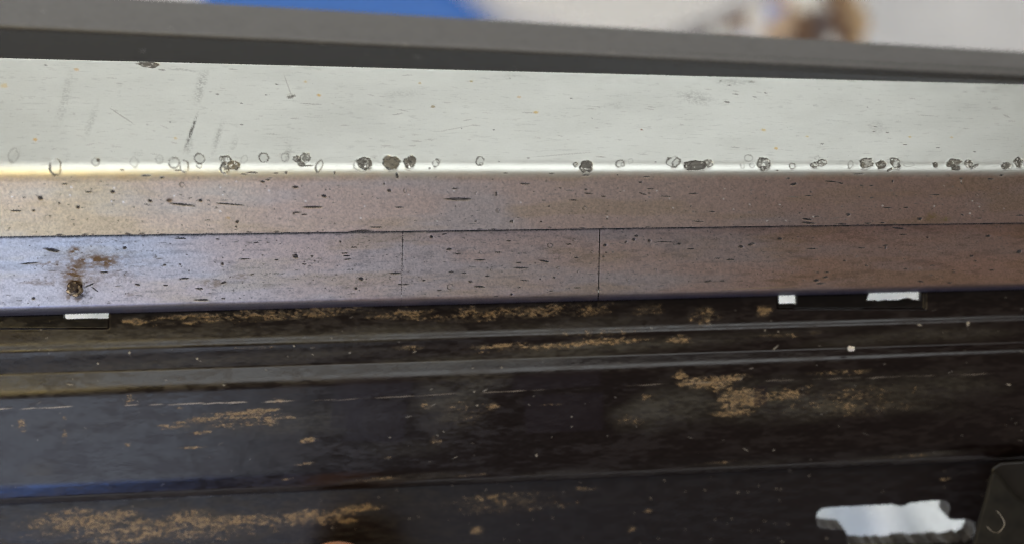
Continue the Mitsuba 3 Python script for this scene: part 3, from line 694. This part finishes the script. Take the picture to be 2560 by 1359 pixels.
# olive dust film: in drifts along the grooves and over the upper half of the face
for a in [(300, 850, 1100, 70, 0, 0.8), (900, 835, 700, 60, -0.03, 0.5), (1400, 815, 700, 60, -0.03, 0.35), (500, 905, 1200, 46, -0.03, 0.42), (1500, 870, 1300, 46, -0.04, 0.65), (2300, 840, 700, 50, -0.03, 0.5),
          (1130, 1010, 260, 170, 0.1, 0.75), (1190, 960, 200, 80, 0, 0.7), (1680, 1020, 330, 150, 0, 0.75), (2000, 1000, 600, 150, -0.03, 0.85), (2300, 980, 500, 150, -0.03, 0.6), (700, 1050, 700, 110, 0, 0.5), (200, 1060, 400, 130, 0, 0.3), (60, 960, 500, 60, 0, 0.8), (1000, 1195, 500, 30, -0.04, 0.6), (1400, 1180, 300, 26, -0.04, 0.4), (1850, 1160, 340, 30, -0.04, 0.45), (2300, 1135, 400, 26, -0.04, 0.5),
          (110, 1170, 140, 70, 0, 0.6), (700, 1130, 500, 80, 0, 0.12), (1000, 1120, 300, 60, 0, 0.25)]:
    envelope(inner, *a)
film = np.clip(wear * (0.35 + 1.3 * sstep(0.28, 0.72, 0.4 * n_big + 0.35 * n_st + 0.25 * n_f)), 0, 1)
c = BLACK * (0.75 + 0.5 * n_f)[..., None]
c = c + (DUST - c) * (0.78 * film)[..., None]
c = c * (0.8 + 0.4 * n_f)[..., None]
matte = sstep(0.46, 0.62, 0.5 * fbm(X * 0.22, S * 0.7, 5, 231) + 0.5 * fbm(X * 0.8, S * 3.0, 4, 232))
inner.color, inner.rough, inner.metal = c, 0.23 + 0.20 * film + 0.13 * matte + 0.14 * (n_f - 0.5), 0 * X
inner.color = inner.color + (np.array([0.020, 0.013, 0.010]) - inner.color) * (0.5 * matte * (1 - film))[..., None]
wear = np.zeros_like(X)
inner.height += 0.006 * (n_f - 0.5) + 0.06 * (fbm(X * 0.16, S * 0.25, 3, 288) - 0.5) + 0.012 * (fbm(X * 0.8, S * 0.9, 3, 289) - 0.5)
for a in [(700, 784, 900, 46, -0.045, 0.60), (1300, 776, 800, 60, -0.045, 0.56), (1500, 830, 500, 50, -0.04, 0.42), (2150, 1000, 700, 150, -0.03, 0.45), (1150, 1030, 260, 150, 0, 0.40), (1400, 862, 700, 34, -0.045, 0.58), (600, 1050, 520, 110, -0.03, 0.50), (340, 800, 120, 30, 0, 0.62), (480, 790, 300, 26, -0.03, 0.66), (760, 788, 360, 36, -0.05, 0.68), (1000, 785, 300, 40, -0.05, 0.70), (1180, 780, 160, 44, 0, 0.66), (1330, 778, 260, 50, -0.04, 0.60), (1480, 775, 200, 60, 0, 0.52), (1620, 770, 140, 60, 0, 0.5), (1760, 790, 160, 90, 0, 0.52), (1910, 775, 80, 50, 0, 0.66),
          (1240, 864, 260, 26, -0.05, 0.70), (1500, 856, 420, 24, -0.05, 0.72), (1700, 848, 110, 34, 0, 0.76), (1950, 836, 220, 22, 0, 0.5), (2040, 830, 70, 24, 0, 0.5), (1020, 868, 160, 24, 0, 0.55), (640, 868, 200, 14, 0, 0.5),
          (1780, 955, 260, 70, -0.05, 0.80), (1850, 1000, 220, 100, -0.1, 0.78), (1830, 1030, 160, 40, 0, 0.74), (1960, 985, 260, 60, -0.05, 0.62), (2130, 990, 260, 60, 0, 0.54), (2100, 930, 280, 24, 0, 0.6), (1700, 940, 70, 30, 0, 0.7), (1570, 1050, 120, 60, 0, 0.5),
          (540, 1045, 320, 50, -0.03, 0.75), (610, 1030, 240, 30, -0.05, 0.78), (430, 1065, 130, 26, 0, 0.72), (500, 1080, 110, 24, 0, 0.7), (665, 1050, 120, 40, 0.1, 0.76), (770, 1100, 80, 26, -0.1, 0.82), (160, 1090, 26, 60, 0, 0.66), (162, 1045, 18, 18, 0, 0.8), (55, 1060, 60, 60, 0, 0.6), (320, 1110, 30, 26, 0, 0.66), (470, 1118, 130, 14, -0.03, 0.66),
          (325, 1000, 40, 60, 0.7, 0.62), (450, 1018, 40, 20, 0, 0.66), (700, 1000, 70, 30, 0, 0.6), (1065, 1012, 50, 40, 0, 0.66), (1230, 1016, 60, 40, 0, 0.72), (1380, 1010, 90, 10, 0, 0.7), (970, 1145, 40, 20, 0, 0.6), (1090, 1100, 50, 50, 0, 0.52), (760, 1157, 90, 14, -0.02, 0.6), (720, 1195, 40, 16, 0, 0.6), (960, 1195, 160, 20, 0, 0.55), (1180, 1185, 240, 12, -0.05, 0.5), (1620, 990, 60, 30, 0, 0.56), (1700, 935, 40, 40, 0, 0.76), (1790, 1155, 240, 22, -0.04, 0.46), (2260, 1140, 300, 20, -0.04, 0.46)]:
    envelope(inner, *a)


def gild(sh, wear, n_f, seed):
    """Lacquer worn through to brass: ragged flakes that thin out into fine speckle."""
    X, S = sh.X, sh.S
    wx, ws = 0.5 * (fbm(X * 1.2, S * 1.6, 3, seed + 40) - 0.5), 0.35 * (fbm(X * 1.2 + 7, S * 1.6, 3, seed + 41) - 0.5)
    fine = fbm(X * 5.0, S * 8.0, 4, seed + 2)
    flake = 0.30 * fbm((X + wx) * 0.8, (S + ws) * 1.7, 4, seed) + 0.38 * fbm((X + wx) * 2.0, (S + ws) * 4.2, 4, seed + 1) + 0.32 * fine
    lim = 0.85 - 0.66 * wear
    gold = sstep(-0.01, 0.10, flake - lim) * sstep(0.32, 0.56, fbm(X * 4, S * 9, 4, seed + 3))
    dust = sstep(0.22, 0.72, wear) * sstep(0.40, 0.60, 0.45 * flake + 0.55 * fbm(X * 2.4, S * 5.5, 5, seed + 6))
    tone = (0.45 + 1.1 * fbm(X * 3, S * 5, 4, seed + 4))[..., None] * (1 + np.array([0.0, 0.10, 0.35]) * (fbm(X * 0.7, S * 1.2, 3, seed + 5) - 0.35)[..., None])
    sh.color = sh.color + (np.array([0.118, 0.085, 0.046]) * tone - sh.color) * (0.75 * dust)[..., None]
    sh.color = sh.color + (BRASS * tone - sh.color) * (0.95 * gold)[..., None]
    sh.rough = sh.rough + (0.52 - sh.rough) * np.maximum(gold, 0.8 * dust)
    sh.metal = sh.metal + 0.3 * gold
    sh.height -= 0.02 * gold


gild(inner, wear, n_f, 301)
rng = np.random.default_rng(5)
# patches of fresh lacquer
for x, y, w, h, a in [(950, 965, 190, 60, -0.04), (940, 1050, 170, 130, 0.1), (1390, 950, 260, 50, -0.03), (1410, 1030, 230, 120, 0), (870, 1010, 90, 150, 0.1), (1900, 990, 40, 60, 0), (820, 1240, 10, 4, 0), (730, 1250, 200, 12, 0)]:
    q = inner.local(x, y, w, h, a, 0.10, int(x), 1.0)
    if q:
        box = np.maximum(np.abs(q[2]), np.abs(q[3])) + 0.08 * (fbm(q[2] * 3, q[3] * 3, 3, int(y)) - 0.5)
        inner.blend(q[0], sstep(1.02, 0.86, box) * 0.6, PURP, 0.33, 0.0)
# the scribed line along the face and a few scratches
for i in range(90):
    x = rng.uniform(-40, 2600)
    y = np.interp(x, [0, 860, 1280, 1710, 2560], [1021, 997, 976, 957, 930])
    bright = rng.uniform(0.4, 0.8) if x < 760 else rng.uniform(0.0, 0.22)
    q = inner.local(x, y, rng.uniform(30, 70), 3.4, -0.036, 0.3, i)
    if q: inner.blend(q[0], sstep(1.2, 0.5, q[1]) * bright, (0.50, 0.42, 0.33), 0.5, 0.3, 0.012)
for i in range(130):                                           # dust specks and scratches
    x = rng.uniform(0, 2560); f = rng.uniform(0, 1); y = (800 + 450 * f) * (1 - x / W) + (740 + 400 * f) * x / W
    q = inner.local(x, y, rng.uniform(3, 9) * rng.choice([1, 1, 2.5]), rng.uniform(3, 4.5), rng.uniform(-0.8, 0.8), 0.4, i)
    if q: inner.blend(q[0], sstep(1.1, 0.5, q[1]) * rng.uniform(0.15, 0.7), np.array([0.40, 0.36, 0.30]) * rng.uniform(0.4, 1.2), 0.6, 0.0, 0.015)
for x, y, w, h, b in [(325, 880, 8, 6, 1.2), (495, 895, 6, 6, 1.4), (1342, 1137, 5, 9, 1.2), (1195, 1012, 6, 6, 1), (2420, 808, 9, 16, 1.0), (2300, 812, 16, 6, 0.8), (1912, 825, 5, 6, 1), (1945, 828, 5, 6, 1), (2520, 960, 16, 5, 1), (735, 863, 5, 5, 1.4), (245, 907, 5, 6, 1.2), (1255, 917, 5, 5, 1)]:
    q = inner.local(x, y, w, h, 0.2, 0.3, int(x))
    if q: inner.blend(q[0], sstep(1.1, 0.5, q[1]), np.array([0.36, 0.31, 0.24]) * b, 0.6, 0.0, 0.03)
q = inner.local(1700, 1000, 20, 20)
for i in range(70):                                            # scuffed white rim at the lower left
    x = 60 + 640 * rng.beta(3, 2); y = 1256 - 0.018 * max(0, x - 300) - rng.uniform(0, 1) * 14 * (x > 330)
    q = inner.local(x, y, rng.uniform(8, 40), rng.uniform(3, 5), 0, 0.5, i)
    if q: inner.blend(q[0], sstep(1.1, 0.5, q[1]) * rng.uniform(0.3, 0.9), (0.42, 0.40, 0.37), 0.5, 0.0, 0.01)


def slots(p):
    x, y = p[:, 0], p[:, 1]
    e = 5 * (fbm(x * 0.09, y * 0.09, 3, 44) - 0.5)
    a = (x > 159 + e + 6 * np.clip((y - 790) / 7, 0, 1)) & (x < 271 + 0.4 * e - 5 * np.clip((y - 791) / 6, 0, 1) ** 2) & (y < 796 - 0.012 * (x - 158) + 0.4 * e)
    b = (x > 1947 + e + 8 * np.clip((y - 753) / 8, 0, 1) ** 2) & (x < 1990 + e) & (y < 757 + 0.6 * e)
    c = (x > 2172 - 0.4 * (y - 735)) & (x < 2300 + e) & (y < 749 + e - 7 * np.exp(-((x - 2268) / 16) ** 2))
    return a | b | c


# recessed seats round the slots
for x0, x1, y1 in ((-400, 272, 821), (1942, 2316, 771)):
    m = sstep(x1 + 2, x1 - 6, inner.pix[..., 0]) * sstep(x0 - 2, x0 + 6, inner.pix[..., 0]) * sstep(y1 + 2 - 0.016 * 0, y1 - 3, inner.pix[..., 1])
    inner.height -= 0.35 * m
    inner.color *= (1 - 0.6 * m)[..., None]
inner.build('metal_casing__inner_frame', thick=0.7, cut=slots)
labels['metal_casing__inner_frame'] = {'label': 'dark brown lacquered inner frame with two long ridges and brass wear'}

# -- lower panel with the stepped opening
lower = Sheet([(1245, 1130, 18.6), (1330, 1215, 19.6), (1480, 1365, 22.0)], step=2.0, tstep=1.9)
X, S = lower.X, lower.S
n_st, n_f = fbm(X * 0.5, S * 2.0, 5, 402), fbm(X * 1.6, S * 4.5, 4, 403)
film = sstep(0.3, 0.75, 0.6 * n_st + 0.4 * n_f) * sstep(0.62, 0.15, X / LEN)
lower.color = BLACK * np.array([1.0, 0.8, 0.7]) * 0.8 * (0.75 + 0.5 * n_f)[..., None]
lower.color = (lower.color + (DUST - lower.color) * (0.5 * film)[..., None]) * (0.75 + 0.5 * n_f)[..., None]
lower.rough, lower.metal = 0.44 + 0.14 * sstep(0.4, 0.66, n_st), 0 * X
wear = np.zeros_like(X)
for a in [(x_, y_, w_, h_, a_, m_ if m_ < 0.62 else 0.62 + 0.35 * (m_ - 0.62)) for x_, y_, w_, h_, a_, m_ in [(450, 1315, 1250, 130, -0.02, 0.60), (1250, 1260, 800, 90, -0.04, 0.42), (1250, 1240, 500, 40, -0.04, 0.5), (200, 1300, 560, 100, 0, 0.62), (480, 1300, 400, 110, 0, 0.66), (300, 1345, 300, 50, 0, 0.68), (780, 1290, 320, 70, -0.05, 0.74), (900, 1270, 200, 50, -0.05, 0.74), (860, 1300, 120, 40, 0, 0.72), (1200, 1245, 60, 40, 0, 0.68), (1310, 1252, 140, 22, 0, 0.6), (1190, 1325, 70, 40, 0, 0.68), (1460, 1220, 120, 20, 0, 0.6), (1620, 1275, 40, 20, 0, 0.6), (2360, 1196, 46, 14, 0, 0.86), (1580, 1320, 60, 30, 0, 0.5), (190, 1275, 30, 50, 0, 0.72)]]:
    envelope(lower, *a)
gild(lower, wear, n_f, 501)
lower.height += 0.006 * (n_f - 0.5)
for i in range(120):
    x, y = rng.uniform(0, 2560), rng.uniform(1170, 1359)
    q = lower.local(x, y, rng.uniform(3, 10), rng.uniform(3, 5), rng.uniform(-0.8, 0.8), 0.4, i)
    if q: lower.blend(q[0], sstep(1.1, 0.5, q[1]) * rng.uniform(0.3, 0.9), np.array([0.40, 0.34, 0.26]) * rng.uniform(0.4, 1.0), 0.6, 0.0, 0.015)
hole_px = [(1700 + a / 2.723, 860 + b / 2.723) for a, b in [(928, 1195), (926, 1165), (935, 1140), (962, 1113), (1090, 1103), (1250, 1095), (1440, 1084), (1475, 1094), (1500, 1098), (1530, 1092), (1562, 1077), (1760, 1058), (1795, 1060), (1815, 1068), (1832, 1095), (1834, 1125), (1826, 1160), (1828, 1188),
                                                            (1900, 1190), (1960, 1187), (1992, 1200), (2005, 1228), (2000, 1290), (1985, 1332), (1700, 1352), (1500, 1362), (1300, 1372), (1140, 1380), (1136, 1320), (1128, 1262), (1050, 1255), (960, 1246), (938, 1225)]]


from shapely.geometry import Polygon as _Pg
_e = _Pg(hole_px).exterior
hole_px = []
for i in range(int(_e.length / 5)):
    q = np.array(_e.interpolate(i * 5.0).coords[0])
    amp = 9.0 if q[1] > 1330 else 2.2
    hole_px.append(q + [0.6 * amp * (float(vnoise(np.array(i * 0.7), np.array(3.1), 8)) - 0.5), amp * (float(vnoise(np.array(i * 0.55), np.array(9.1), 9)) - 0.5)])
hole, hole_line = smooth_outline(hole_px, 2)


def in_hole(p):
    import shapely
    return shapely.contains_xy(hole, p[:, 0], p[:, 1])


lower.build('metal_casing__lower_panel', thick=3.0, cut=in_hole)
labels['metal_casing__lower_panel'] = {'label': 'dark lower panel with brass wear and a stepped opening at the right'}
wall_of(lower, hole_line, 3.0, 'metal_casing__lower_panel__opening_edge', 'worn_steel')
for name, px in (('metal_casing__inner_frame__slot_edge', [(158, 772), (272, 772), (272, 795.6), (158, 797)]), ('metal_casing__inner_frame__slot_edge_001', [(1947, 722), (1992, 722), (1992, 761), (1947, 761)]), ('metal_casing__inner_frame__slot_edge_002', [(2177, 722), (2302, 720), (2302, 752), (2165, 752)])):
    wall_of(inner, smooth_outline(px, 1)[1], 0.7, name, 'dark_lacquer')

# -- bracket at the lower right corner
from shapely.geometry import Polygon


def px_plate(poly, w0, w1, bevel, r=8):
    """A solid plate: outline by photograph pixels at depth w0 mm, w1 mm thick going away from the viewer, with a bevelled front rim."""
    pg = Polygon(poly).buffer(-r).buffer(r, quad_segs=8)
    n = 220
    o0 = pg.exterior.interpolate(0)
    rings = []
    for inset, w in ((-bevel * 20, w0), (-bevel * 7, w0 + 0.25 * bevel), (0, w0 + bevel), (0, w0 + w1)):
        e = pg.buffer(inset).exterior
        k0 = e.project(o0)
        rings.append([on_depth(*e.interpolate((k0 + i / n * e.length) % e.length).coords[0], w) for i in range(n)])
    v = np.vstack(rings)
    k = np.arange(n); k1 = (k + 1) % n
    f = np.vstack([np.vstack([np.stack([k + a * n, k1 + a * n, k1 + (a + 1) * n], 1), np.stack([k + a * n, k1 + (a + 1) * n, k + (a + 1) * n], 1)]) for a in range(3)])
    e = pg.buffer(-bevel * 20)
    tv, tf = trimesh.creation.triangulate_polygon(e, engine='earcut')
    cap = trimesh.Trimesh([on_depth(x, y, w0) for x, y in tv], tf, process=False)
    m = trimesh.util.concatenate([trimesh.Trimesh(v, f, process=False), cap])
    m.merge_vertices(digits_vertex=8)
    return m


plain('metal_casing__bracket', px_plate([(2492, 1176), (2512, 1200), (2540, 1236), (2600, 1275), (2760, 1330), (2760, 1560), (2380, 1560), (2428, 1370), (2448, 1285), (2462, 1236), (2472, 1192), (2480, 1176)], 15.6, 3.0, 0.5), 'bracket_paint', 35)
plain('metal_casing__bracket__base', px_plate([(2478, 1168), (2500, 1154), (2560, 1150), (2780, 1140), (2780, 1400), (2500, 1400), (2470, 1260)], 17.2, 3.0, 0.3), 'dark_lacquer', 35)
labels['metal_casing__bracket'] = {'label': 'dark curved bracket at the lower right corner'}

# -- rear rail
rail = Sheet([(10, 165, 49.0), (-24, 130, 39.0, 6), (68, 189, 32.0, 24), (150, 240, 41.0, 3), (158, 246, 49.0)], step=4, tstep=8)
rail.color = np.array([0.120, 0.120, 0.124]) * (1 - 0.10 * sstep(0.5, 0.8, fbm(rail.X * 0.6, rail.S * 0.8, 4, 15)))[..., None] * (0.9 + 0.2 * fbm(rail.X * 2, rail.S * 2, 3, 5))[..., None]
dk = sstep(66, 82, rail.pr[:, 0][:, None] + 0 * rail.X)  # shade on the lower face of the rail, painted in as near-black
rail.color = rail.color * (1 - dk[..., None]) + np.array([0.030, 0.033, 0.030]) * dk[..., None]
rail.rough[:] = 0.42; rail.metal[:] = 0.0
rng = np.random.default_rng(31)
for i in range(60):
    q = rail.local(rng.uniform(0, 2560), rng.uniform(20, 190), rng.uniform(8, 30), rng.uniform(6, 12), rng.normal(0.05, 0.3), 0.4, i)
    if q: rail.blend(q[0], sstep(1.1, 0.5, q[1]) * rng.uniform(0.1, 0.5), rng.choice([0.05, 0.30]) * np.ones(3))
q = rail.local(362, 127, 14, 12, 0, 0.3, 3)
if q: rail.blend(q[0], sstep(1.1, 0.5, q[1]), (0.25, 0.25, 0.25))
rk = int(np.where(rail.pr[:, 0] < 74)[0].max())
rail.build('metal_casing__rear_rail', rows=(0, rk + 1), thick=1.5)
rail.build('metal_casing__rear_rail__shade_strip', rows=(rk, rail.ns), thick=1.5)
labels['metal_casing__rear_rail'] = {'label': 'plain grey rear rail with the shade of its front painted dark, slightly out of focus'}

# ------------------------------------------------------------------ a crumb on the lower ridge
cb = trimesh.creation.box((0.00075, 0.0005, 0.0005)); cb = cb.subdivide().subdivide()
cb.vertices += (meshkit.noise(cb.vertices * 2500, 4)[:, None] - 0.5) * cb.vertices / 0.0005 * 0.00025
cb.apply_transform(trimesh.transformations.rotation_matrix(0.15, (0, 1, 0)))
cb.apply_translation(on_depth(2128, 870, 10.3 + 2.3 - 0.25))
plain('crumb', cb, 'crumb_white', 30)
labels['crumb'] = {'label': 'tiny white crumb lying on the lower ridge at the right', 'category': 'crumb'}

hp = np.array([on_depth(x, y, 15.45) for x, y in [(2492, 1276), (2500, 1284), (2508, 1297), (2511, 1310), (2504, 1322), (2494, 1330), (2480, 1326), (2468, 1314)]])
tt = np.linspace(0, len(hp) - 1, 60)
from scipy.interpolate import CubicSpline
hc = CubicSpline(np.arange(len(hp)), hp)(tt)
ang = np.linspace(0, 2 * np.pi, 7)[:-1]
rings = [c + 0.00007 * (np.cos(a) * R + np.sin(a) * F) for c in hc for a in ang]
k = np.arange(59 * 6); nx = (k // 6) * 6 + (k % 6 + 1) % 6
hair = trimesh.Trimesh(rings, np.vstack([np.stack([k, nx, nx + 6], 1), np.stack([k, nx + 6, k + 6], 1)]), process=False)
simple('hair_fibre', (0.30, 0.26, 0.2), 0.6)
plain('hair', hair, 'hair_fibre', True)
labels['hair'] = {'label': 'short curled pale hair stuck on the dark bracket', 'category': 'hair'}

# ------------------------------------------------------------------ fingertip that holds the casing from below
def hull_chain(joints):
    out = None
    sph = [manifold3d.Manifold.sphere(r, 48).translate(list(map(float, c))) for c, r in joints]
    for a, b in zip(sph[:-1], sph[1:]):
        hl = manifold3d.Manifold.batch_hull([a, b])
        out = hl if out is None else out + hl
    m = out.refine_to_length(0.7).to_mesh()
    t = trimesh.Trimesh(m.vert_properties[:, :3], m.tri_verts)
    trimesh.smoothing.filter_taubin(t, iterations=12)
    return t


tip = on_depth(840, 1341 + 132, 14.0) * 1e3
dn = -U * 0.93 + F * 0.36
dn /= np.linalg.norm(dn)
side = R
chain = [(tip, 6.2), (tip + dn * 8, 7.2), (tip + dn * 20, 7.6), (tip + dn * 26, 8.0), (tip + dn * 26 + (dn * 0.8 - F * 0.6) * 24, 8.6), (tip + dn * 26 + (dn * 0.8 - F * 0.6) * 30, 9.2)]
fin = hull_chain(chain); fin.apply_scale(1e-3)
plain('person__finger', fin, 'skin', True)
nl = trimesh.creation.icosphere(4, 1.0)
nl.apply_scale([0.0046, 0.0062, 0.0011])
zax = (-F * 0.93 - U * 0.36); zax /= np.linalg.norm(zax)
M = np.eye(4); M[:3, 0], M[:3, 1], M[:3, 2] = R, -dn, zax
M[:3, 3] = (tip + dn * 3.5) * 1e-3 + zax * 0.0062
nl.apply_transform(M)
plain('person__finger__nail', nl, 'nail', True)
labels['person'] = {'label': 'fingertip touching the dark lower panel at the bottom edge', 'category': 'person'}
